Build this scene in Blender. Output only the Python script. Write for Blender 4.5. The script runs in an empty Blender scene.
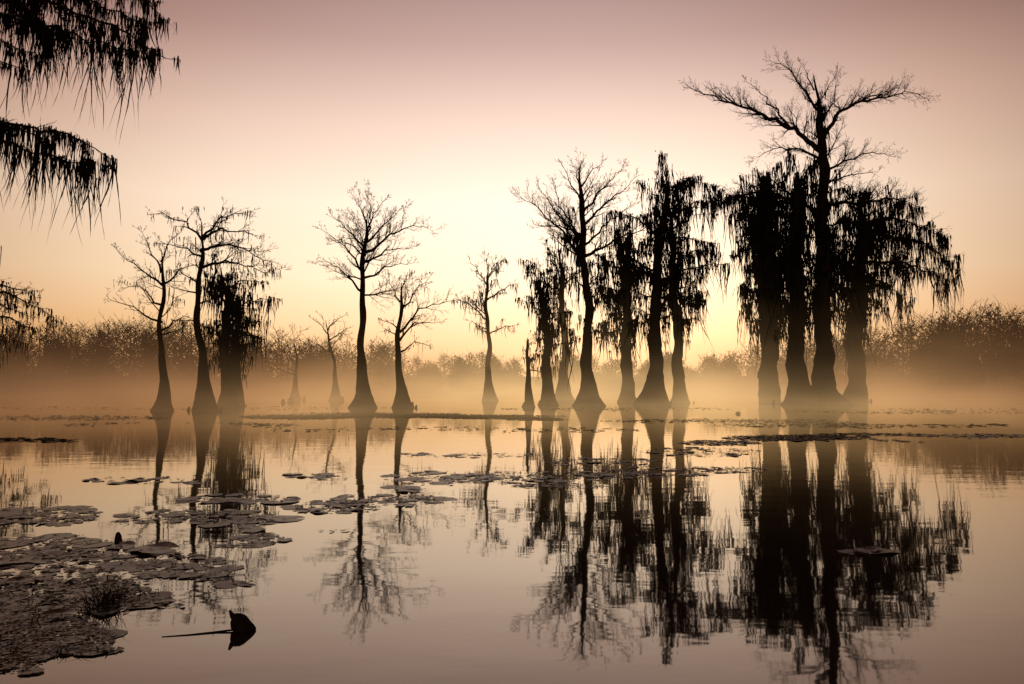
import bpy, math, random
import numpy as np
F=796.4; PITCH=math.radians(3.1); CAMZ=1.5
CP,SP=math.cos(PITCH),math.sin(PITCH)
def at(px,py,D):
    u=(px-512)/F; v=(342-py)/F
    t=D/(CP-v*SP)
    return (u*t, D, CAMZ+(SP+v*CP)*t)
def water(px,py,z=0.0):
    u=(px-512)/F; v=(342-py)/F
    dz=SP+v*CP; t=(z-CAMZ)/dz
    return (u*t,(CP-v*SP)*t,z)
def lin(c):
    return tuple([((x/255)/12.92 if x/255<=0.04045 else ((x/255+0.055)/1.055)**2.4) for x in c])+(1,)
scene=bpy.context.scene
scene.view_settings.view_transform='Standard'
try: scene.view_settings.look='None'
except: pass
scene.view_settings.exposure=0
# ---------------- materials
def newmat(n):
    m=bpy.data.materials.new(n); m.use_nodes=True
    nt=m.node_tree; nt.nodes.clear()
    out=nt.nodes.new('ShaderNodeOutputMaterial')
    return m,nt,out
def simple(n,c1,c2,scale,rough,spec=0.3,bump=0.0,bdist=0.05,stretch=(1,1,1)):
    m,nt,out=newmat(n)
    b=nt.nodes.new('ShaderNodeBsdfPrincipled'); nt.links.new(b.outputs[0],out.inputs['Surface'])
    tc=nt.nodes.new('ShaderNodeTexCoord'); mp=nt.nodes.new('ShaderNodeMapping'); mp.inputs['Scale'].default_value=stretch
    nt.links.new(tc.outputs['Object'],mp.inputs[0])
    nz=nt.nodes.new('ShaderNodeTexNoise'); nz.inputs['Scale'].default_value=scale; nz.inputs['Detail'].default_value=4
    nt.links.new(mp.outputs[0],nz.inputs['Vector'])
    r=nt.nodes.new('ShaderNodeValToRGB'); r.color_ramp.elements[0].color=(*c1,1); r.color_ramp.elements[1].color=(*c2,1)
    r.color_ramp.elements[0].position=0.35; r.color_ramp.elements[1].position=0.65
    nt.links.new(nz.outputs['Fac'],r.inputs[0]); nt.links.new(r.outputs[0],b.inputs['Base Color'])
    b.inputs['Roughness'].default_value=rough
    b.inputs['Specular IOR Level'].default_value=spec
    if bump:
        bp=nt.nodes.new('ShaderNodeBump'); bp.inputs['Strength'].default_value=bump; bp.inputs['Distance'].default_value=bdist
        nt.links.new(nz.outputs['Fac'],bp.inputs['Height']); nt.links.new(bp.outputs[0],b.inputs['Normal'])
    return m
BARK=simple('cypress_bark',(0.022,0.014,0.009),(0.055,0.036,0.025),3,0.95,0.05,0.6,0.05,(4,4,0.5))
MOSS=simple('spanish_moss_mat',(0.022,0.019,0.012),(0.05,0.043,0.03),5,1.0,0.0)
FAR=simple('woodland_mat',(0.03,0.022,0.014),(0.06,0.043,0.027),0.3,1.0,0.0)
PAD=simple('lily_pad_mat',(0.03,0.018,0.009),(0.18,0.10,0.045),5,0.38,0.42,0.6,0.008)
DEB=simple('plant_debris_mat',(0.02,0.015,0.01),(0.075,0.05,0.03),10,0.8,0.2)
GRD=simple('mud_mat',(0.03,0.022,0.015),(0.06,0.045,0.03),0.5,0.95,0.1)
# ---------------- mesh helpers
def mesh_obj(name,V,Fc,mat,parent=None,smooth=False):
    me=bpy.data.meshes.new(name)
    V=np.asarray(V,dtype=np.float32).reshape(-1,3)
    if isinstance(Fc,np.ndarray):
        n,k=Fc.shape
        me.vertices.add(len(V)); me.vertices.foreach_set('co',V.ravel())
        me.loops.add(n*k); me.loops.foreach_set('vertex_index',Fc.astype(np.int32).ravel())
        me.polygons.add(n); me.polygons.foreach_set('loop_start',np.arange(0,n*k,k,dtype=np.int32))
        if smooth: me.polygons.foreach_set('use_smooth',np.ones(n,dtype=bool))
        me.update(calc_edges=True)
    else:
        me.from_pydata([tuple(v) for v in V.tolist()],[],Fc)
        if smooth:
            for p in me.polygons: p.use_smooth=True
    me.materials.append(mat)
    o=bpy.data.objects.new(name,me); scene.collection.objects.link(o)
    if parent: o.parent=parent
    return o
def tubes(segs,n=3):
    A=np.array(segs,dtype=np.float64)
    P0=A[:,0:3];P1=A[:,3:6];R0=A[:,6];R1=A[:,7]
    d=P1-P0; L=np.linalg.norm(d,axis=1,keepdims=True); L[L==0]=1; d=d/L
    ref=np.where(np.abs(d[:,2:3])>0.9,np.array([[1.,0,0]]),np.array([[0,0,1.]]))
    a=np.cross(d,ref); a/=np.linalg.norm(a,axis=1,keepdims=True); b=np.cross(d,a)
    an=np.arange(n)*2*math.pi/n
    off=a[:,None,:]*np.cos(an)[None,:,None]+b[:,None,:]*np.sin(an)[None,:,None]
    e=d*np.minimum(L*0.05,R0[:,None]*0.5)
    V=np.stack([(P0-e)[:,None,:]+off*R0[:,None,None],(P1+e)[:,None,:]+off*R1[:,None,None]],axis=1)
    N=len(A); base=(np.arange(N)*2*n)[:,None]
    k=np.arange(n); k2=(k+1)%n
    Fq=np.stack([base+k,base+k2,base+n+k2,base+n+k],axis=2).reshape(-1,4)
    return V.reshape(-1,3),Fq
def loft(pts,rad,ns=28,flute=None):
    V=[];Fq=[]
    for i,(p,r) in enumerate(zip(pts,rad)):
        for k in range(ns):
            a=2*math.pi*k/ns
            rr=r*(flute(a,i) if flute else 1)
            V.append((p[0]+math.cos(a)*rr,p[1]+math.sin(a)*rr,p[2]))
        if i:
            for k in range(ns):
                k2=(k+1)%ns
                Fq.append(((i-1)*ns+k,(i-1)*ns+k2,i*ns+k2,i*ns+k))
    return np.array(V),np.array(Fq)
def merge(parts):
    Vs=[];Fs=[];o=0
    for V,Fq in parts:
        Vs.append(V);Fs.append(Fq+o);o+=len(V)
    return np.concatenate(Vs),np.concatenate(Fs)
# ---------------- tree growth
class Tree:
    def __init__(s,seed,scale=1.0,trop=0.06,maxl=4,dens=1.0,twr=0.01,wob=0.17):
        s.r=random.Random(seed); s.segs=[]; s.nodes=[]; s.moss=[]; s.sc=scale; s.trop=trop; s.maxl=maxl; s.dens=dens; s.twr=twr; s.wob=wob
SEG=[0,0.45,0.33,0.27,0.24]; CH=[0,1.7,1.8,1.8,0]; CL=[0,0.46,0.52,0.62,0]
def child(T,p,d,L,r,lvl,t):
    R=T.r; g=R.gauss
    ax=(g(0,1),g(0,1),g(0,0.8))
    dot=ax[0]*d[0]+ax[1]*d[1]+ax[2]*d[2]
    ax=(ax[0]-dot*d[0],ax[1]-dot*d[1],ax[2]-dot*d[2])
    m=math.sqrt(ax[0]**2+ax[1]**2+ax[2]**2)+1e-6
    an=math.radians(R.uniform(24,56)); c,s_=math.cos(an),math.sin(an)/m
    nd=(d[0]*c+ax[0]*s_,d[1]*c+ax[1]*s_,d[2]*c+ax[2]*s_+T.trop*2)
    m=math.sqrt(nd[0]**2+nd[1]**2+nd[2]**2)
    nd=(nd[0]/m,nd[1]/m,nd[2]/m)
    grow(T,p,nd,L*CL[lvl]*(1.05-0.5*t)*R.uniform(0.5,1.2),max(min(r*0.5,.06 if lvl==1 else .025),T.twr),lvl+1)
def grow(T,p,d,L,r,lvl):
    R=T.r; n=max(2,int(L/(SEG[lvl]*T.sc)+0.5)); n=min(n,14); st=L/n; w=T.wob
    for i in range(n):
        t=(i+1)/n
        d=(d[0]+R.gauss(0,w),d[1]+R.gauss(0,w),d[2]+R.gauss(0,w*0.8)+T.trop)
        m=math.sqrt(d[0]**2+d[1]**2+d[2]**2); d=(d[0]/m,d[1]/m,d[2]/m)
        q=(p[0]+d[0]*st,p[1]+d[1]*st,p[2]+d[2]*st)
        ra=max(r*(1-0.85*(t-1/n)),T.twr*0.8); rb=max(r*(1-0.85*t),T.twr*0.6)
        T.segs.append((*p,*q,ra,rb))
        if lvl<=3: T.nodes.append((q,lvl))
        if lvl<T.maxl:
            k=CH[lvl]*T.dens; k=int(k)+(1 if R.random()<k-int(k) else 0)
            for _ in range(k): child(T,q,d,L,rb,lvl,t)
        p=q
def limb(T,pts,r0,r1=None,chl=None):
    """limb following 3-D waypoints, subdivided and crooked, sprouting side branches"""
    R=T.r
    if r1 is None: r1=max(r0*0.12,T.twr*1.4)
    tot=sum(math.dist(pts[i],pts[i+1]) for i in range(len(pts)-1)); acc=0; prev=pts[0]
    L=chl or min(tot*0.68,5.0)
    for i in range(len(pts)-1):
        a,b=pts[i],pts[i+1]; ln=math.dist(a,b); n=max(1,int(ln/(0.45*T.sc)+0.5))
        for j in range(1,n+1):
            t=j/n; jt=0.07*T.sc
            q=tuple(a[k]+(b[k]-a[k])*t+R.gauss(0,jt) for k in range(3))
            d=tuple((q[k]-prev[k]) for k in range(3)); m=math.sqrt(sum(x*x for x in d))+1e-6; d=tuple(x/m for x in d)
            t0=acc/tot; acc+=ln/n; t1=min(1,acc/tot)
            T.segs.append((*prev,*q,r0+(r1-r0)*t0**.65,r0+(r1-r0)*t1**.65)); T.nodes.append((q,1))
            if t1>0.12:
                k=1.6*T.dens; k=int(k)+(1 if R.random()<k-int(k) else 0)
                for _ in range(k): child(T,q,d,L,r0+(r1-r0)*t1,1,t1*1.1)
            prev=q
    for _ in range(2): child(T,prev,d,L*0.55,r1,1,0.9)
def strand(T,p,L,r):
    R=T.r; n=max(3,min(8,int(L/(0.3*T.sc)))); st=L/n; x,y,z=p; dx=R.gauss(0,.06);dy=R.gauss(0,.06); pr=r*R.uniform(.4,.9)
    for i in range(n):
        t=(i+1)/n
        dx+=R.gauss(0,.07);dy+=R.gauss(0,.07)
        q=(x+dx*st,y+dy*st,z-st); rr=r*(1-t)**0.7*R.uniform(.25,1.5)+r*0.06
        T.moss.append((x,y,z,*q,pr,rr)); pr=rr; x,y,z=q
def clump(T,p,L,w,n,r):
    R=T.r
    for _ in range(n):
        f=R.random()
        strand(T,(p[0]+R.gauss(0,w),p[1]+R.gauss(0,w),p[2]+R.uniform(-.05,.08)*T.sc),L*(0.2+0.8*f*f)*R.uniform(.6,1.15),r*R.uniform(.5,1.3))
def hang(T,prob,L,w=0.2,n=4,r=0.04,zmax=1e9,zmin=0,lvls=(1,2,3)):
    R=T.r
    for p,l in T.nodes:
        if l in lvls and zmin<p[2]<zmax:
            pr=prob*(1 if l==1 else 0.24 if l==2 else .014)
            if R.random()<pr:
                LL=min(L*(.15+1.25*R.random()**1.6)*(1 if l==1 else .8),p[2]-0.6)
                if LL>0.2: clump(T,p,LL,w,R.randint(max(1,n-2),n+3),r)
def resample(pts,step):
    P=[]
    for i in range(len(pts)-1):
        n=max(1,int(math.dist(pts[i],pts[i+1])/step))
        for j in range(n):
            t=j/n
            P.append([pts[i][k]+(pts[i+1][k]-pts[i][k])*t for k in range(3)])
    P.append(list(pts[-1])); return P
def trunk(T,pts,rt,rtop,rbase,hf=1.3,ns=36):
    R=T.r; base=pts[0]
    pts=[(base[0],base[1],-0.6)]+[(base[0],base[1],0.05)]+pts[1:]
    H=pts[-1][2]
    P=resample(pts,0.3 if T.sc>=.8 else .25)
    for _ in range(2):
        for i in range(2,len(P)-1):
            for k in (0,1): P[i][k]=(P[i-1][k]+P[i][k]*2+P[i+1][k])/4
    ph=[R.uniform(0,6.28) for _ in range(8)]; nf=R.randint(5,8); hf*=R.uniform(.8,1.25)
    Q=[];rad=[]
    for p in P:
        z=max(p[2],0); t=min(1,z/H)
        tip=1-.82*min(1,max(0,(t-.82)/.18))
        rad.append((rt*(1-t)+rtop*t)*tip*(1+.07*math.sin(z*1.7+ph[4])+.05*math.sin(z*3.9+ph[5]))+(rbase-rt)*math.exp(-(z/hf)**.95)*(1+.06*math.sin(z*3+ph[6])))
        Q.append((p[0]+(0.12*math.sin(z*0.9+ph[0])+.05*math.sin(z*2.3+ph[1]))*min(1,z/3),p[1]+0.07*math.sin(z*.8+ph[1]),p[2]))
    def fl(a,i):
        z=max(Q[i][2],0); e=math.exp(-z/(hf*1.5))
        return 1+(.03+0.24*e)*math.sin(nf*a+ph[2]+0.35*math.sin(z))+(.02+.12*e)*math.sin((nf-3)*a+ph[3])+.16*e*math.sin(a+ph[7])+R.uniform(-.05,.05)
    parts=[loft(Q,rad,ns,fl)]
    for _ in range(R.randint(1,4)):
        a=R.uniform(0,6.28); q=rbase*R.uniform(1.0,1.9); h=R.uniform(.12,.45); w=h*R.uniform(.3,.5)
        kx,ky=base[0]+math.cos(a)*q,base[1]+math.sin(a)*q
        parts.append(loft([(kx,ky,-.3),(kx,ky,0),(kx+.02,ky,h*.5),(kx+.04,ky,h*.85),(kx+.05,ky,h)],[w*1.2,w,w*.6,w*.4,.01],ns,lambda a,i:1+.1*math.sin(3*a+i)))
    T.trunkmesh=merge(parts); T.tr=Q; T.trr=rad
    return Q,rad
def finish(T,name):
    parts=[T.trunkmesh] if hasattr(T,'trunkmesh') else []
    thick=[s for s in T.segs if s[6]>0.05*T.sc]; thin=[s for s in T.segs if s[6]<=0.05*T.sc]
    if thick: parts.append(tubes(thick,7))
    if thin: parts.append(tubes(thin,3))
    V,Fq=merge(parts)
    o=mesh_obj(name,V,Fq,BARK)
    if T.moss:
        V,Fq=tubes(T.moss,3); mesh_obj('spanish_moss',V,Fq,MOSS,parent=o)
    return o
NAME='bald_cypress_tree'
def cypress(seed,by,path,rpx,rbasepx,limbs=(),moss=None,nauto=0,autoL=3,autoz=(0.4,1),autoel=(10,55),trop=0.06,dens=1.0,hf=1.1,trunkmoss=0,twr=0.009,maxl=4,rtop=0.4,tml=2.6,tmr=.046,tmw=.4):
    D=CAMZ*F/(by-385.2); m=D/F
    T=Tree(seed,1.0,trop,maxl,dens,twr); R=T.r
    pts=[at(x,y,D) for x,y in path]
    rt=rpx*m; rb=rbasepx*m
    Q,rad=trunk(T,pts,rt,rt*rtop,rb,hf)
    for lp in limbs:
        dep=R.uniform(-.55,.55)*abs(lp[-1][0]-lp[0][0])*m+R.gauss(0,.5); n=len(lp)
        P=[at(x,y,D+dep*i/(n-1)) for i,(x,y) in enumerate(lp)]
        ln=sum(math.dist(P[i],P[i+1]) for i in range(n-1))
        limb(T,P,min(rt*0.45,0.03+ln*0.018))
    H=Q[-1][2]
    for i in range(nauto):
        f=autoz[0]+(autoz[1]-autoz[0])*(i+R.random())/nauto
        z=H*f; k=min(range(len(Q)),key=lambda j:abs(Q[j][2]-z)); az=R.uniform(0,6.283); el=math.radians(autoel[0]+(autoel[1]-autoel[0])*((f-autoz[0])/(autoz[1]-autoz[0]+1e-6))+R.uniform(-12,12))
        L=autoL*R.uniform(.55,1.1)*(1.15-0.5*(f-autoz[0])/(1.01-autoz[0]))
        grow(T,Q[k],(math.cos(az)*math.cos(el),math.sin(az)*math.cos(el),math.sin(el)),L,min(rad[k]*.4,.03+L*.013),1)
    if moss: hang(T,**moss)
    for i in range(trunkmoss):
        k=R.randrange(int(len(Q)*.33),int(len(Q)*.95)); a=R.uniform(0,6.28); p=Q[k]; rr=rad[k]*.95+abs(R.gauss(0,tmw))
        LL=min(R.uniform(.6,tml),p[2]-1.2)
        if LL>.3: clump(T,(p[0]+math.cos(a)*rr,p[1]+math.sin(a)*rr,p[2]),LL,.14,5,tmr)
    return finish(T,NAME)
# --- left group
cypress(1,411,[(164,411),(163,370),(161,330),(163,290),(160,248)],3.0,9,
 [[(162,322),(140,312),(120,303),(106,300)],[(162,285),(140,268),(116,252)],[(161,272),(150,248),(143,232)],[(162,285),(180,270),(203,262)],[(162,305),(145,292),(124,282)],[(161,262),(172,240),(180,230)],[(162,330),(178,318),(192,318)]],
 moss=dict(prob=.3,L=1.2,n=3,r=.03),nauto=6,autoL=2.6,dens=1.05)
cypress(2,411,[(203,411),(201,360),(199,310),(199,265),(202,228)],4,12,
 [[(202,240),(185,222),(155,212)],[(202,238),(215,222),(236,213),(252,212)],[(201,250),(230,243),(255,255),(274,266)],[(200,268),(225,262),(250,268),(268,273)],[(202,236),(200,220),(194,211)],[(201,256),(180,246),(160,243)],[(200,285),(180,272),(172,268)],[(202,240),(222,228),(260,236)]],
 moss=dict(prob=.6,L=1.3,n=3,r=.035),nauto=6,autoL=2.2,trop=.02,dens=1.1)
cypress(3,407,[(229,407),(228,370),(225,330),(226,300),(222,268)],6,10,
 [[(226,312),(250,302),(272,297)],[(224,292),(240,282),(262,282)],[(224,300),(212,285),(204,275)],[(226,340),(244,332),(256,336)]],
 moss=dict(prob=.95,L=3,n=6,r=.048),nauto=11,autoL=2.3,autoz=(.42,1),trunkmoss=110,trop=0,dens=.8,tmr=.05)
cypress(4,406,[(237,406),(238,370),(237,330),(234,298)],4,7,[[(237,330),(250,318),(262,322)]],moss=dict(prob=.9,L=2.4,n=5,r=.045),nauto=6,autoL=1.8,trunkmoss=80,dens=.8)
cypress(5,400,[(295,400),(296,372),(294,340)],1.5,5,[],nauto=9,autoL=3.0,autoz=(.4,1),twr=.014,dens=.8)
cypress(6,400.5,[(337,401),(333,362),(327,320)],1.8,6,[[(332,352),(318,345),(306,346)],[(329,335),(318,322),(310,318)],[(330,340),(342,332),(352,338)],[(328,330),(338,318),(346,316)]],nauto=5,autoL=2.4,autoz=(.6,1),twr=.014,dens=.85)
cypress(7,408,[(364,408),(363,360),(361,320),(362,280),(366,250),(367,212)],4,12,
 [[(362,292),(345,272),(327,262),(318,262)],[(363,272),(345,248),(322,230)],[(366,252),(345,226),(330,214)],[(367,232),(360,208),(352,194)],[(367,230),(378,208),(388,197)],[(366,252),(390,236),(412,226),(430,230)],[(363,278),(390,266),(412,262)],[(367,242),(390,218),(404,206)],[(366,255),(340,238),(330,240)],[(367,240),(370,215),(372,197)],[(366,262),(392,250),(416,246)]],
 nauto=10,autoL=3.2,autoz=(.58,1),dens=1.2,hf=1.35,trop=.08)
cypress(8,408,[(401,408),(399,360),(399,320),(401,282)],3.4,10,
 [[(400,332),(420,308),(440,304),(459,298)],[(400,352),(415,342),(430,346)],[(401,312),(415,292),(429,278)],[(400,302),(391,285),(388,278)],[(400,340),(415,322),(440,322)],[(401,290),(406,278),(410,272)],[(399,330),(388,322),(380,322)]],
 moss=dict(prob=.35,L=1.,n=3,r=.03),nauto=3,autoL=1.8,dens=1)
cypress(9,400.8,[(489,402),(488,340),(487,300),(487,262)],2.8,8,
 [[(488,320),(470,305),(456,300)],[(487,300),(505,288),(516,284)],[(487,285),(475,268),(470,260)],[(487,280),(498,266),(503,260)],[(488,335),(505,325),(516,326)]],
 moss=dict(prob=.6,L=2,n=4,r=.045),nauto=9,autoL=3.,autoz=(.45,1),twr=.014,dens=.9)
# --- centre group
cypress(10,407,[(529,407),(529,375),(525,338)],2.6,5,[],moss=dict(prob=.8,L=1.4,n=4,r=.042),nauto=7,autoL=1.6,autoz=(.5,1),trop=0,dens=.8)
cypress(11,405,[(549,405),(547,350),(543,310),(541,272)],5,8.5,[[(543,315),(530,300),(520,300)],[(542,290),(532,272),(524,262)],[(542,290),(555,275),(566,268)],[(545,335),(560,325),(572,330)]],
 moss=dict(prob=.95,L=2.8,n=6,r=.047),nauto=11,autoL=2.3,autoz=(.42,1),trunkmoss=85,trop=.01,dens=.8)
cypress(12,400,[(564,401),(565,350),(562,300),(560,250)],4.6,10,[[(562,300),(545,280),(532,262)],[(561,280),(552,255),(545,240)],[(562,290),(575,275),(590,262)]],
 moss=dict(prob=.6,L=2.6,n=5,r=.05),nauto=10,autoL=3.2,autoz=(.45,1),twr=.014,trunkmoss=50,dens=.85)
cypress(13,406,[(588,406),(588,340),(587,290),(583,240),(580,200),(582,162)],5.4,14,
 [[(585,264),(562,232),(538,208),(521,198)],[(583,242),(562,218),(548,200),(540,188)],[(581,202),(570,180),(562,162)],[(582,186),(592,170),(604,160)],[(583,226),(605,203),(624,190),(636,178)],[(585,256),(615,240),(645,228),(660,226)],[(583,212),(602,190),(616,174),(624,166)],[(581,190),(576,172),(582,162)],[(583,235),(555,225),(537,228)],[(581,200),(592,182),(598,172)],[(586,290),(570,275),(552,272)],[(586,300),(605,290),(615,295)],[(583,240),(560,205),(552,184)],[(584,245),(612,220),(634,204)]],
 moss=dict(prob=.8,L=2.8,n=5,r=.044,zmax=12.5),nauto=12,autoL=3.2,autoz=(.42,1),dens=1.15,hf=1.4,trunkmoss=30,trop=.08)
cypress(14,402.5,[(628,403),(627,340),(625,290),(629,232)],6,8,[[(627,280),(612,262),(600,258)],[(627,262),(640,245),(650,238)],[(627,300),(608,292),(600,298)],[(626,320),(612,314),(604,322)]],
 moss=dict(prob=1,L=4.2,n=7,r=.054),nauto=15,autoL=3,autoz=(.38,1),trunkmoss=130,trop=0,dens=.78,tmr=.054,tmw=.55)
cypress(15,405,[(655,405),(656,340),(655,290),(660,240),(665,205),(668,174)],6.8,15,
 [[(656,272),(630,258),(600,252)],[(660,237),(635,217),(612,212)],[(664,217),(690,206),(720,198)],[(667,192),(690,180),(714,186)],[(656,282),(690,268),(726,264)],[(665,205),(650,190),(640,182)],[(667,190),(680,180),(696,176)],[(657,300),(630,290),(612,292)],[(656,300),(685,292),(700,296)],[(660,240),(690,238),(712,244)],[(656,318),(642,310),(634,318)],[(656,322),(672,314),(684,320)]],
 moss=dict(prob=1,L=3.9,n=6,r=.049),nauto=15,autoL=3,autoz=(.36,1),trunkmoss=120,trop=.02,hf=1.3,dens=.92,tmw=.55)
cypress(16,403,[(680,403),(677,330),(672,260),(671,198)],5.6,8,[[(673,260),(700,250),(718,252)],[(672,230),(690,215),(708,214)],[(675,290),(692,284),(702,292)]],
 moss=dict(prob=.95,L=4,n=6,r=.05),nauto=12,autoL=2.8,autoz=(.38,1),trunkmoss=110,dens=.8,tmw=.5)
# --- right group
cypress(17,402.5,[(770,403),(769,330),(767,260),(766,200),(767,172)],8.6,9.5,[[(767,205),(748,195),(728,197)],[(767,215),(752,230),(740,240)],[(767,195),(778,180),(786,174)],[(768,250),(750,245),(735,255)],[(768,280),(752,275),(742,285)],[(767,220),(745,212),(728,216)],[(768,300),(752,298),(744,306)],[(768,265),(784,258),(792,264)]],
 moss=dict(prob=1,L=5.6,n=7,r=.057),nauto=20,autoL=3,autoz=(.34,1),trunkmoss=250,trop=.01,rtop=.85,tml=4.2,dens=.78,tmr=.057,tmw=.65)
cypress(18,405,[(797,405),(797,340),(796,280),(797,230),(798,172)],8.4,16,[[(797,200),(762,192),(725,198),(702,206)],[(797,200),(775,182),(746,174)],[(798,190),(806,177),(812,170)],[(797,215),(760,212),(738,222)],[(797,240),(775,235),(755,245)],[(797,260),(780,258),(765,265)],[(797,285),(782,280),(774,290)],[(797,270),(812,264),(820,272)]],
 moss=dict(prob=1,L=5.2,n=6,r=.053),nauto=18,autoL=3.1,autoz=(.36,1),trunkmoss=170,trop=.01,rtop=.75,hf=1.1,dens=.78,tmr=.054,tmw=.6)
cypress(19,405,[(823,405),(823,340),(822,260),(823,200),(823,150),(820,110),(812,76)],9.2,20,
 [[(822,152),(790,127),(760,113),(725,101),(700,92),(690,88)],[(790,128),(770,102),(748,82)],[(820,112),(802,88),(785,66),(770,60)],[(814,90),(808,74),(800,64)],[(823,137),(840,112),(862,101),(890,96),(912,91),(924,98)],[(862,101),(880,92),(902,88)],[(823,172),(850,160),(872,152),(895,157)],[(822,122),(836,96),(836,76)],[(822,160),(800,150),(775,148),(755,158)],[(740,106),(722,94),(708,88)],[(823,185),(850,176),(878,172)],
  [(823,212),(785,202),(745,196),(712,202)],[(823,205),(860,202),(895,198),(920,206)],[(823,225),(850,222),(872,230)],[(823,260),(845,255),(858,262)],[(822,240),(800,235),(785,242)],[(822,290),(840,284),(850,292)]],
 moss=dict(prob=1,L=4.6,n=6,r=.05,zmax=16.8),nauto=14,autoL=3.3,autoz=(.36,.93),trunkmoss=140,dens=1.1,hf=1.1,rtop=.3,tmr=.05,tmw=.5)
cypress(20,401.5,[(857,402),(856,340),(860,280),(863,230),(858,200)],8.6,11,[[(862,242),(900,236),(930,246),(950,260)],[(860,222),(895,218),(925,228),(945,236)],[(862,262),(900,262),(932,272),(950,282)],[(862,250),(845,240),(838,242)],[(860,220),(880,208),(898,202)],[(862,275),(890,285),(905,300)],[(860,290),(845,292),(838,300)],[(861,250),(880,248),(895,256)],[(860,300),(876,300),(884,308)],[(860,232),(885,228),(910,238)]],
 moss=dict(prob=1,L=5.6,n=7,r=.057),nauto=20,autoL=3.4,autoz=(.34,1),trunkmoss=230,trop=.01,tml=4.2,dens=.8,tmr=.057,tmw=.65)
# --- tree at the left edge, trunk outside the picture
cypress(21,412,[(-34,412),(-32,350),(-30,300),(-28,262)],5,14,[[(-30,300),(5,292),(32,304),(52,318)],[(-31,322),(5,315),(30,330),(42,336)],[(-30,290),(-5,284),(22,290),(34,298)],[(-31,340),(0,336),(22,342)],[(-30,310),(0,304),(25,314)]],
 moss=dict(prob=1,L=1.6,n=7,r=.042),nauto=6,autoL=2.2,autoz=(.5,1),trop=-.01)
# --- near tree, its limbs hang into the top left
def near_tree():
    D=11.0; T=Tree(77,0.28,0.02,4,.8,.003,.2)
    pts=[(-12.6,10.5,0),(-12.5,10.5,3),(-12.3,10.6,6),(-12.2,10.7,9),(-12,10.8,12)]
    T.sc=1; Q,rad=trunk(T,pts,.38,.22,1.1,1.2); T.sc=.28
    L=[[(-330,-60),(-200,-52),(-80,-30),(0,-12),(60,6),(118,28),(166,58)],
       [(-200,-52),(-60,-70),(0,-45),(80,-28),(135,-8),(160,14)],
       [(-330,150),(-200,128),(-80,118),(0,122),(60,132),(104,152)],
       [(-80,118),(0,140),(40,152),(84,166)],
       [(0,-12),(40,22),(90,40),(130,50)],[(0,-12),(20,0),(50,35)],[(0,-45),(40,-20),(90,0),(145,24)],[(-80,-30),(-20,10),(30,20),(60,34)],[(-80,118),(-20,128),(20,128),(50,142)],[(-80,-30),(-30,20),(10,45),(40,55)],[(-80,-30),(-40,40),(-10,60),(20,66)]]
    for i,lp in enumerate(L):
        P=[at(x,y,D+[0,.5,0,-.3,.4,-.3,.3,.6,.5,.2,.4][i]*max(0,(x+200)/300)) for x,y in lp]
        if i in(0,2): P=[Q[min(range(len(Q)),key=lambda j:abs(Q[j][2]-P[0][2]+.6))]]+P
        T.dens=.45
        limb(T,P,[.1,.05,.08,.03,.03,.025,.03,.03,.03,.025,.025][i],.008,chl=1.05)
    R=T.r
    for p,l in T.nodes:
        if p[0]<-9.5: continue
        pr={1:.9,2:.34,3:.06}[l]
        if R.random()<pr:
            LL=R.uniform(.25,1.45)*(1 if l==1 else .85)*(1 if R.random()<.6 else .5)
            if l==1 and R.random()<.3: LL*=1.25
            if p[2]<5.2: LL*=1.1
            clump(T,p,LL,.042,R.randint(9,22),.0115)
    finish(T,NAME)
near_tree()
# ---------------- distant woodland
def shore(px):
    t=min(1,max(0,(px-800)/180)); t=t*t*(3-2*t)
    return 150-10*min(1.5,abs(px-512)/512)-32*t
def treeline():
    R=np.random.default_rng(5); segs=[];tv=[]
    xs=[-600,0,60,150,250,300,400,440,560,720,760,860,900,960,1024,1600]
    ys=[300,320,322,318,324,336,345,354,356,352,342,326,316,310,306,290]
    for i in range(500):
        row=i%3
        px=R.uniform(-650,1650); D=shore(px)+row*9+R.uniform(-4,4)
        h=(385-np.interp(px,xs,ys))/F*D+1.5
        h*=R.uniform(.72,1.08) if row else R.uniform(.5,.95)
        x=(px-512)/F*D
        rc=h*R.uniform(.24,.38)
        segs.append((x,D,0,x+R.normal(0,.3),D,h*.9,.2,.06))
        for k in range(45):
            f=R.uniform(.3,.97); a=R.uniform(0,6.28); w=rc*math.sin(math.pi*min(1,(f-.2)/.85))**.7*R.uniform(.4,1.1)
            p=np.array([x,D,h*f*.88]); q=p+np.array([math.cos(a)*w,math.sin(a)*w,w*R.uniform(.4,1.3)])
            segs.append((*p,*q,.045,.025))
            for _ in range(3):
                s=p+(q-p)*R.uniform(.4,1); e=s+R.normal(0,.6,3)+np.array([0,0,.5]); segs.append((*s,*e,.03,.015))
        n=620
        f=R.uniform(0.0,1,n); a=R.uniform(0,6.28,n); w=rc*1.15*np.sin(math.pi*np.clip((f*.9+.12),0,1))**.6*R.uniform(.1,1,n)**.5
        c=np.stack([x+np.cos(a)*w,D+np.sin(a)*w,h*f*.97+.2],1)
        s=R.uniform(.06,.27,n)[:,None,None]*(1.35-f)[:,None,None]*1.35
        tv.append((c[:,None,:]+R.normal(0,1,(n,3,3))*s))
    V1,F1=tubes(segs,3)
    tvv=np.concatenate(tv).reshape(-1,3); nf=len(tvv)//3
    o=mesh_obj('distant_woodland',V1,F1,FAR)
    mesh_obj('foliage',tvv,np.arange(nf*3).reshape(-1,3),FAR,parent=o)
treeline()
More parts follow.
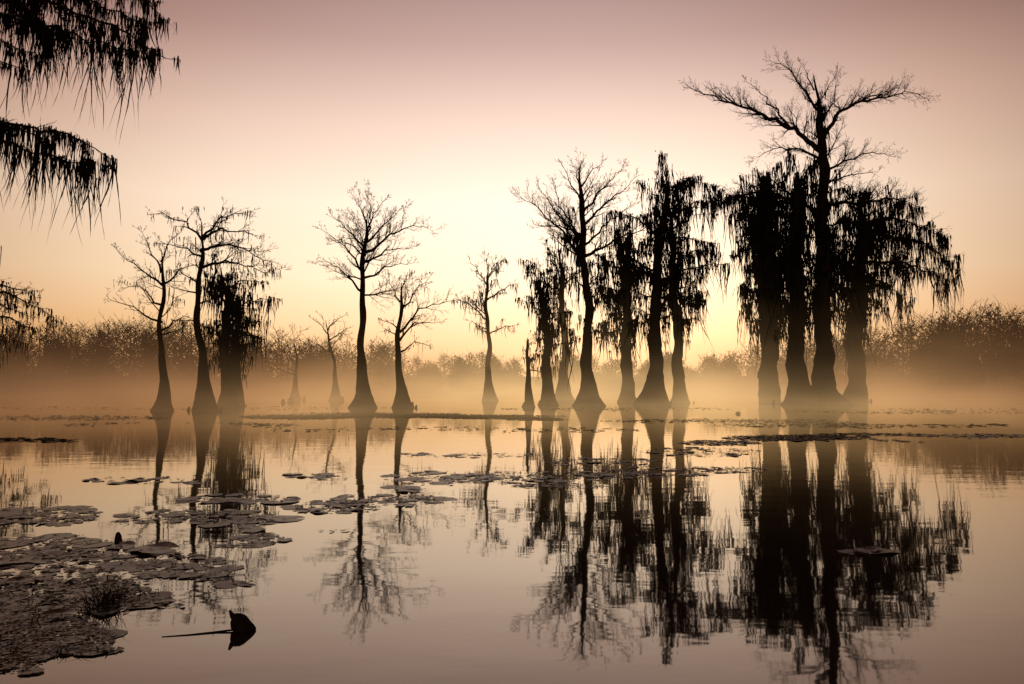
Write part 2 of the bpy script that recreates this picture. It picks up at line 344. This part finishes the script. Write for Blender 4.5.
# ---------------- ground sheet and water
def ground():
    R=np.random.default_rng(3); xs=np.concatenate([np.linspace(-3000,-320,12),np.linspace(-300,300,90),np.linspace(320,3000,12)])
    ys=np.concatenate([np.linspace(-300,80,18),np.linspace(85,200,60),np.linspace(220,4000,16)])
    X,Y=np.meshgrid(xs,ys)
    t=np.clip((X-48)/26,0,1); t=t*t*(3-2*t)
    rr=Y+10*np.minimum(abs(X)/96,1.5)+32*t+4*np.sin(X*.03)+2*np.sin(X*.11+1)
    Z=-1.5+np.clip((rr-138)/10,0,1)*2.0+np.clip((rr-150)/40,0,1)*3+R.normal(0,.08,X.shape)
    V=np.stack([X,Y,Z],2).reshape(-1,3); nx=len(xs);ny=len(ys)
    i=np.arange(ny-1)[:,None]*nx+np.arange(nx-1)[None]
    Fq=np.stack([i,i+1,i+nx+1,i+nx],2).reshape(-1,4)
    mesh_obj('ground',V,Fq,GRD,smooth=True)
ground()
m,nt,out=newmat('lake_water_mat'); N=nt.nodes.new; Lk=nt.links.new
tc=N('ShaderNodeTexCoord')
mp=N('ShaderNodeMapping'); mp.inputs['Scale'].default_value=(0.8,1.6,1); Lk(tc.outputs['Object'],mp.inputs[0])
n1=N('ShaderNodeTexNoise'); n1.inputs['Scale'].default_value=1.1; n1.inputs['Detail'].default_value=3; Lk(mp.outputs[0],n1.inputs['Vector'])
bp=N('ShaderNodeBump'); bp.inputs['Strength'].default_value=1; bp.inputs['Distance'].default_value=0.0024; Lk(n1.outputs['Fac'],bp.inputs['Height'])
gl=N('ShaderNodeBsdfGlossy'); gl.inputs['Roughness'].default_value=0.03; gl.inputs['Color'].default_value=(.99,.93,.86,1); Lk(bp.outputs[0],gl.inputs['Normal'])
df=N('ShaderNodeBsdfDiffuse'); df.inputs['Color'].default_value=(.04,.025,.017,1)
fr=N('ShaderNodeFresnel'); fr.inputs['IOR'].default_value=1.33
pw=N('ShaderNodeMath'); pw.operation='POWER'; pw.inputs[1].default_value=.7; Lk(fr.outputs[0],pw.inputs[0])
mx=N('ShaderNodeMixShader'); Lk(pw.outputs[0],mx.inputs[0]); Lk(df.outputs[0],mx.inputs[1]); Lk(gl.outputs[0],mx.inputs[2]); Lk(mx.outputs[0],out.inputs['Surface'])
mesh_obj('lake_water',[(-1500,-150,0),(1500,-150,0),(1500,600,0),(-1500,600,0)],[(0,1,2,3)],m)
# ---------------- lily pads / floating plants
def pads(name,blobs,count,rr,seed,deb=0,debr=(.015,.05),tufts=0,mat=None,thr=.0):
    R=random.Random(seed); V=[];Fc=[]
    ph0=R.uniform(0,9)
    def pick():
        for _ in range(20):
            b=R.choices(blobs,weights=[b[4] if len(b)>4 else 1 for b in blobs])[0]
            a=R.uniform(0,6.28); q=R.random()**.6
            px=b[0]+b[2]*q*math.cos(a); py=b[1]+b[3]*q*math.sin(a)
            c=water(px,max(py,392))
            s=math.log(c[1])*6
            g=math.sin(c[0]*2.1/c[1]*7+ph0+1.3*math.sin(s*1.7))+math.sin(s*3.1+c[0]/c[1]*11+ph0*2)
            if g>thr-R.random()*.6: return c
        return c
    placed=[]
    for i in range(count):
        for _ in range(12):
            c=pick(); r=rr[0]+(rr[1]-rr[0])*R.random()**1.6
            if all((c[0]-q[0])**2+(c[1]-q[1])**2>(r+q[2])**2*.5 for q in placed): break
        else: continue
        placed.append((c[0],c[1],r))
        n=22; a0=R.uniform(0,6.28); z=.0025+R.random()*.007; ti=R.gauss(0,.02);tj=R.gauss(0,.02); curl=R.uniform(.03,.12) if R.random()<.3 else 0
        ph=[R.uniform(0,6) for _ in range(4)]; b=len(V); V.append((c[0],c[1],z+.001)); sq=R.uniform(.75,1); sa=R.uniform(0,3.14); rag=R.choice([.02,.04,.1])
        for ring in (.6,1):
            for j in range(n):
                a=a0+.16+(6.283-.32)*j/(n-1); q=r*ring*(1+.07*math.sin(2*a+ph[0])+.06*math.sin(3*a+ph[1])+(.04*math.sin(7*a+ph[2])+R.gauss(0,rag) if ring==1 else 0))
                ex=math.cos(a)*q; ey=math.sin(a)*q*sq
                x=ex*math.cos(sa)-ey*math.sin(sa); y=ex*math.sin(sa)+ey*math.cos(sa)
                V.append((c[0]+x,c[1]+y,max(.0012,z+x*ti+y*tj+(curl*r*max(0,math.sin(a*2+ph[3])) if ring==1 else R.uniform(-.001,.001)))))
        for j in range(n-1):
            Fc.append((b,b+1+j,b+2+j)); Fc.append((b+1+j,b+1+n+j,b+2+n+j,b+2+j))
    for i in range(deb):
        c=pick(); r=R.uniform(*debr)*R.random()**.5; a=R.uniform(0,6.28); e=R.uniform(.15,1); z=R.uniform(.002,.008); b=len(V); n=6
        for j in range(n):
            t=6.283*j/n; x=math.cos(t)*r*R.uniform(.7,1.2); y=math.sin(t)*r*e
            V.append((c[0]+x*math.cos(a)-y*math.sin(a),c[1]+x*math.sin(a)+y*math.cos(a),z+R.uniform(0,r*.3)))
        Fc.append(tuple(range(b,b+n)))
    for i in range(tufts):
        c=pick()
        for _ in range(R.randint(1,3)):
            h=R.uniform(.015,.05); x=c[0]+R.gauss(0,.06);y=c[1]+R.gauss(0,.06);w=R.uniform(.003,.01);dx=R.gauss(0,.05); b=len(V)
            V+= [(x-w,y,0),(x+w,y,0),(x+dx,y+R.gauss(0,.02),h)]; Fc.append((b,b+1,b+2))
    return mesh_obj(name,V,Fc,mat or PAD)
pads('lily_pads',[(40,516,62,9,1),(60,548,75,14,1),(190,522,80,14,1.4),(225,540,60,8,1),(110,575,125,28,2.4),(60,600,85,20,2),(160,590,100,18,1.6),(262,520,26,4,.3)],230,(.05,.25),11,deb=4200,debr=(.008,.04),tufts=60,thr=-.3)
pads('lily_pads',[(40,640,75,26,2),(15,655,60,18,1),(85,655,40,8,.5)],55,(.04,.13),12,deb=4000,debr=(.006,.03),tufts=50,thr=-.1)
pads('lily_pads',[(335,508,45,7,1),(390,500,60,6,1),(340,520,22,4,.6),(440,478,60,7,1),(300,478,50,4,.4),(240,500,60,6,.8),(395,490,30,3,.3),(330,530,20,2,.2),(180,480,100,4,.5)],80,(.08,.24),13,deb=1200,tufts=15,thr=-.6)
pads('lily_pads',[(520,478,90,6,1),(640,472,80,7,1.3),(600,462,60,4,.6),(700,452,60,5,.9),(560,486,50,3,.4),(470,455,80,3,.4),(720,470,50,3,.4)],130,(.07,.2),14,deb=3200,tufts=60,thr=-1.4)
pads('lily_pads',[(790,438,70,3,1),(870,436,70,3,.8),(930,440,60,2.5,.4),(720,443,40,2.5,.4),(860,552,22,2,.03),(980,436,50,2,.3)],170,(.1,.25),15,deb=2000,debr=(.03,.1),tufts=80,thr=-.6)
pads('floating_plant_mat',[(300,417,60,2.2,1),(400,416,90,2,1.4),(500,417,70,2,1.2),(350,414,110,1.2,.8),(545,419,40,1.5,.5)],400,(.1,.3),16,deb=6000,debr=(.05,.16),tufts=500,mat=DEB,thr=-.3)
pads('floating_plant_mat',[(60,418,110,2.5,.5),(180,425,120,2.5,.6),(940,411,160,3,.6),(620,409,120,2,.5),(740,421,140,2,.5),(200,408,220,2,.5),(900,396,200,1.5,.6),(30,440,60,2,.3),(860,425,150,3,.5),(450,430,200,3,.3)],260,(.1,.3),17,deb=3400,debr=(.05,.16),tufts=80,mat=DEB,thr=-.3)
# ---------------- snag, knees, reeds
def knee(name,px,py,wpx,hpx,seed,lean=0,notch=0):
    R=random.Random(seed); c=water(px,py); m=c[1]/F; w=wpx*m/2; h=hpx*m; P=[];rad=[]
    prof=[(-.4,1.1),(0,1.),(.15,.97),(.35,.86),(.55,.78),(.75,.66),(.88,.5),(.96,.3),(1,.03)]
    for t,q in prof:
        P.append((c[0]+lean*w*max(0,t)**1.3,c[1]+R.gauss(0,.05)*w,h*t)); rad.append(w*q*R.uniform(.92,1.08))
    ph=R.uniform(0,6)
    V,Fq=loft(P,rad,16,lambda a,i:1+.14*math.sin(5*a+ph+i*.3)+R.uniform(-.1,.1)+notch*math.sin(a+1)*.2)
    return mesh_obj(name,V,Fq,BARK),c,m
o,c,mm=knee('cypress_stump_snag',242,630,21,16,4,lean=-.55,notch=1)
a=water(162,637);b=water(238,631)
pp=[(a[0],a[1],.001),(a[0]+(b[0]-a[0])*.35,a[1]+(b[1]-a[1])*.3,.002),(a[0]+(b[0]-a[0])*.7,a[1]+(b[1]-a[1])*.75,.003),(b[0],b[1],.01)]
sg=[(*pp[i],*pp[i+1],.003+.0012*i,.0042+.0012*i) for i in range(3)]
sg+=[(c[0]-.035,c[1],.05,c[0]-.062,c[1],.09,.022,.016),(c[0]-.062,c[1],.09,c[0]-.078,c[1],.118,.016,.006),(c[0]+.04,c[1]-.02,.0,c[0]+.078,c[1]-.02,.022,.02,.006)]
V,Fq=tubes(sg,7); mesh_obj('stick',V,Fq,BARK,parent=o)
knee('cypress_knee',118,541,7,9,5)
knee('cypress_knee',738,414,5,2.5,6)
knee('cypress_knee',291,402,7,5,7); knee('cypress_knee',283,403,4,4,8)
def reed(px,py,n,h,seed,spread=.06):
    R=random.Random(seed); c=water(px,py); sg=[]
    for _ in range(n):
        x=c[0]+R.gauss(0,spread);y=c[1]+R.gauss(0,spread);a=R.gauss(0,.35);z=0;L=h*R.uniform(.4,1.1);r=R.uniform(.0018,.004)
        for i in range(5):
            q=(x+math.sin(a)*L/5,y+R.gauss(0,.01),max(.004,z+math.cos(a)*L/5)); sg.append((x,y,z,*q,r*(1-i*.17),r*(1-(i+1)*.17))); x,y,z=q; a+=R.gauss(0,.25)+(.18 if a>0 else -.18)
    V,Fq=tubes(sg,4); mesh_obj('reed_tuft',V,Fq,DEB)
reed(106,606,80,.24,1,.05); reed(122,600,25,.12,2,.06); reed(92,612,18,.12,3,.05)
# ---------------- mist: absorbing volume on the lake, its own emission stands in for all scattered light
def mist(name,x0,x1,y0,y1,z1,dens,hs,nscale,lo,hi):
    m,nt,out=newmat(name+'_mat'); N=nt.nodes.new; Lk=nt.links.new
    def M(op,a,b=None,c=None):
        n=N('ShaderNodeMath'); n.operation=op
        for i,v in enumerate((a,b,c)):
            if v is None: continue
            if isinstance(v,(int,float)): n.inputs[i].default_value=v
            else: Lk(v,n.inputs[i])
        return n.outputs[0]
    tc=N('ShaderNodeTexCoord'); sp=N('ShaderNodeSeparateXYZ'); Lk(tc.outputs['Object'],sp.inputs[0])
    X,Y,Z=sp.outputs
    mp=N('ShaderNodeMapping'); mp.inputs['Scale'].default_value=(nscale,nscale*.6,nscale*2.6); Lk(tc.outputs['Object'],mp.inputs[0])
    nz=N('ShaderNodeTexNoise'); nz.inputs['Scale'].default_value=1; nz.inputs['Detail'].default_value=2; Lk(mp.outputs[0],nz.inputs['Vector'])
    mr=N('ShaderNodeMapRange'); mr.inputs[1].default_value=.35; mr.inputs[2].default_value=.65; mr.inputs[3].default_value=lo*dens; mr.inputs[4].default_value=hi*dens; Lk(nz.outputs['Fac'],mr.inputs[0])
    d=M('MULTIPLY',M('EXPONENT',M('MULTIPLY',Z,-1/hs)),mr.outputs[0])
    gx=M('MULTIPLY',M('SUBTRACT',X,8.0),1/38.0); g=M('EXPONENT',M('MULTIPLY',M('MULTIPLY',gx,gx),-1))  # sun glow painted into the emission: brightest near the middle, browner to both sides
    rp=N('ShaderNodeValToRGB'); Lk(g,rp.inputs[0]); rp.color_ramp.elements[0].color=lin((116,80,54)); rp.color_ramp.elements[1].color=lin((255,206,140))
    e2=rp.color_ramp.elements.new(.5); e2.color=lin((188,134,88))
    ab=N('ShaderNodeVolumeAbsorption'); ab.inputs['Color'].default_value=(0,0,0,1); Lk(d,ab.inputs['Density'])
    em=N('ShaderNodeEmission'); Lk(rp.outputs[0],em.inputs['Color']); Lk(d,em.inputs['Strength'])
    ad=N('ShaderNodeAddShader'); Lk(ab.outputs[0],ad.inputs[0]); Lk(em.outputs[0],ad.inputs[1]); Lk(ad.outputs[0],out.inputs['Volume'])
    zb=.03
    V=[(x0,y0,zb),(x1,y0,zb),(x1,y1,zb),(x0,y1,zb),(x0,y0,z1),(x1,y0,z1),(x1,y1,z1),(x0,y1,z1)]
    mesh_obj(name,V,[(3,2,1,0),(4,5,6,7),(0,1,5,4),(1,2,6,5),(2,3,7,6),(3,0,4,7)],m)
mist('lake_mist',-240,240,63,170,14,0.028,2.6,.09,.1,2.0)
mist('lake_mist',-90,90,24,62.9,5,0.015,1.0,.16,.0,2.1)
# ---------------- world
w=bpy.data.worlds.new('World'); scene.world=w; w.use_nodes=True; nt=w.node_tree; nt.nodes.clear(); N=nt.nodes.new; Lk=nt.links.new
out=N('ShaderNodeOutputWorld'); bg=N('ShaderNodeBackground'); Lk(bg.outputs[0],out.inputs[0])
tc=N('ShaderNodeTexCoord'); sp=N('ShaderNodeSeparateXYZ'); Lk(tc.outputs['Generated'],sp.inputs[0])
rp=N('ShaderNodeValToRGB'); Lk(sp.outputs['Z'],rp.inputs[0]); cr=rp.color_ramp
st=[(0,(252,182,108)),(.06,(255,203,142)),(.13,(255,224,186)),(.22,(252,226,202)),(.31,(228,195,178)),(.40,(182,145,136)),(.5,(138,104,102)),(.75,(88,70,72)),(1,(60,50,58))]
cr.elements[0].position=0; cr.elements[0].color=lin(st[0][1]); cr.elements[1].position=1; cr.elements[1].color=lin(st[-1][1])
for p,c in st[1:-1]:
    e=cr.elements.new(p); e.color=lin(c)
def dirv(az,el): az,el=math.radians(az),math.radians(el); return (math.sin(az)*math.cos(el),math.cos(az)*math.cos(el),math.sin(el))
def dot(v):
    n=N('ShaderNodeVectorMath'); n.operation='DOT_PRODUCT'; Lk(tc.outputs['Generated'],n.inputs[0]); n.inputs[1].default_value=v; return n.outputs['Value']
mr=N('ShaderNodeMapRange'); mr.inputs[1].default_value=.5; mr.inputs[2].default_value=1; Lk(dot(dirv(-1,8)),mr.inputs[0])
r2=N('ShaderNodeValToRGB'); Lk(mr.outputs[0],r2.inputs[0]); c2=r2.color_ramp
c2.elements[0].position=0; c2.elements[0].color=(.2,.17,.18,1); c2.elements[1].position=1; c2.elements[1].color=(1.14,1.12,1.08,1)
for p,v in [(.55,(.48,.40,.38)),(.72,(.78,.70,.64)),(.88,(1.02,1.0,.97))]:
    e=c2.elements.new(p); e.color=(*v,1)
ml=N('ShaderNodeMix'); ml.data_type='RGBA'; ml.blend_type='MULTIPLY'; ml.inputs[0].default_value=1; Lk(rp.outputs[0],ml.inputs[6]); Lk(r2.outputs[0],ml.inputs[7])
def glow(src,d,p,col):
    pg=N('ShaderNodeMath'); pg.operation='POWER'; Lk(dot(d),pg.inputs[0]); pg.inputs[1].default_value=p; pg.use_clamp=True
    gm=N('ShaderNodeMix'); gm.data_type='RGBA'; gm.blend_type='ADD'; Lk(pg.outputs[0],gm.inputs[0]); Lk(src,gm.inputs[6]); gm.inputs[7].default_value=(*col,1); return gm.outputs[2]
s=glow(ml.outputs[2],dirv(3,7),16,(.24,.23,.22))
s=glow(s,dirv(11,4),80,(.35,.24,.12))
sk=N('ShaderNodeTexSky'); sk.sky_type='NISHITA'; sk.sun_disc=False; sk.sun_elevation=math.radians(1.2); sk.sun_rotation=math.radians(11)
ad=N('ShaderNodeMix'); ad.data_type='RGBA'; ad.blend_type='ADD'; ad.inputs[0].default_value=.008; Lk(s,ad.inputs[6]); Lk(sk.outputs[0],ad.inputs[7])
Lk(ad.outputs[2],bg.inputs[0]); bg.inputs[1].default_value=1
# ---------------- sun
from mathutils import Vector
ld=bpy.data.lights.new('sun','SUN'); ld.energy=.5; ld.angle=math.radians(.5); ld.color=(1,.8,.55)
lo=bpy.data.objects.new('sun',ld); scene.collection.objects.link(lo)
lo.rotation_euler=Vector(dirv(11,1.2)).to_track_quat('Z','Y').to_euler(); lo.location=(30,200,40)
# ---------------- camera
cd=bpy.data.cameras.new('camera'); cd.lens=28; cd.sensor_width=36; cd.clip_end=6000; cd.clip_start=.05
co=bpy.data.objects.new('camera',cd); scene.collection.objects.link(co); co.location=(0,0,CAMZ); co.rotation_euler=(math.radians(90)+PITCH,0,0); scene.camera=co
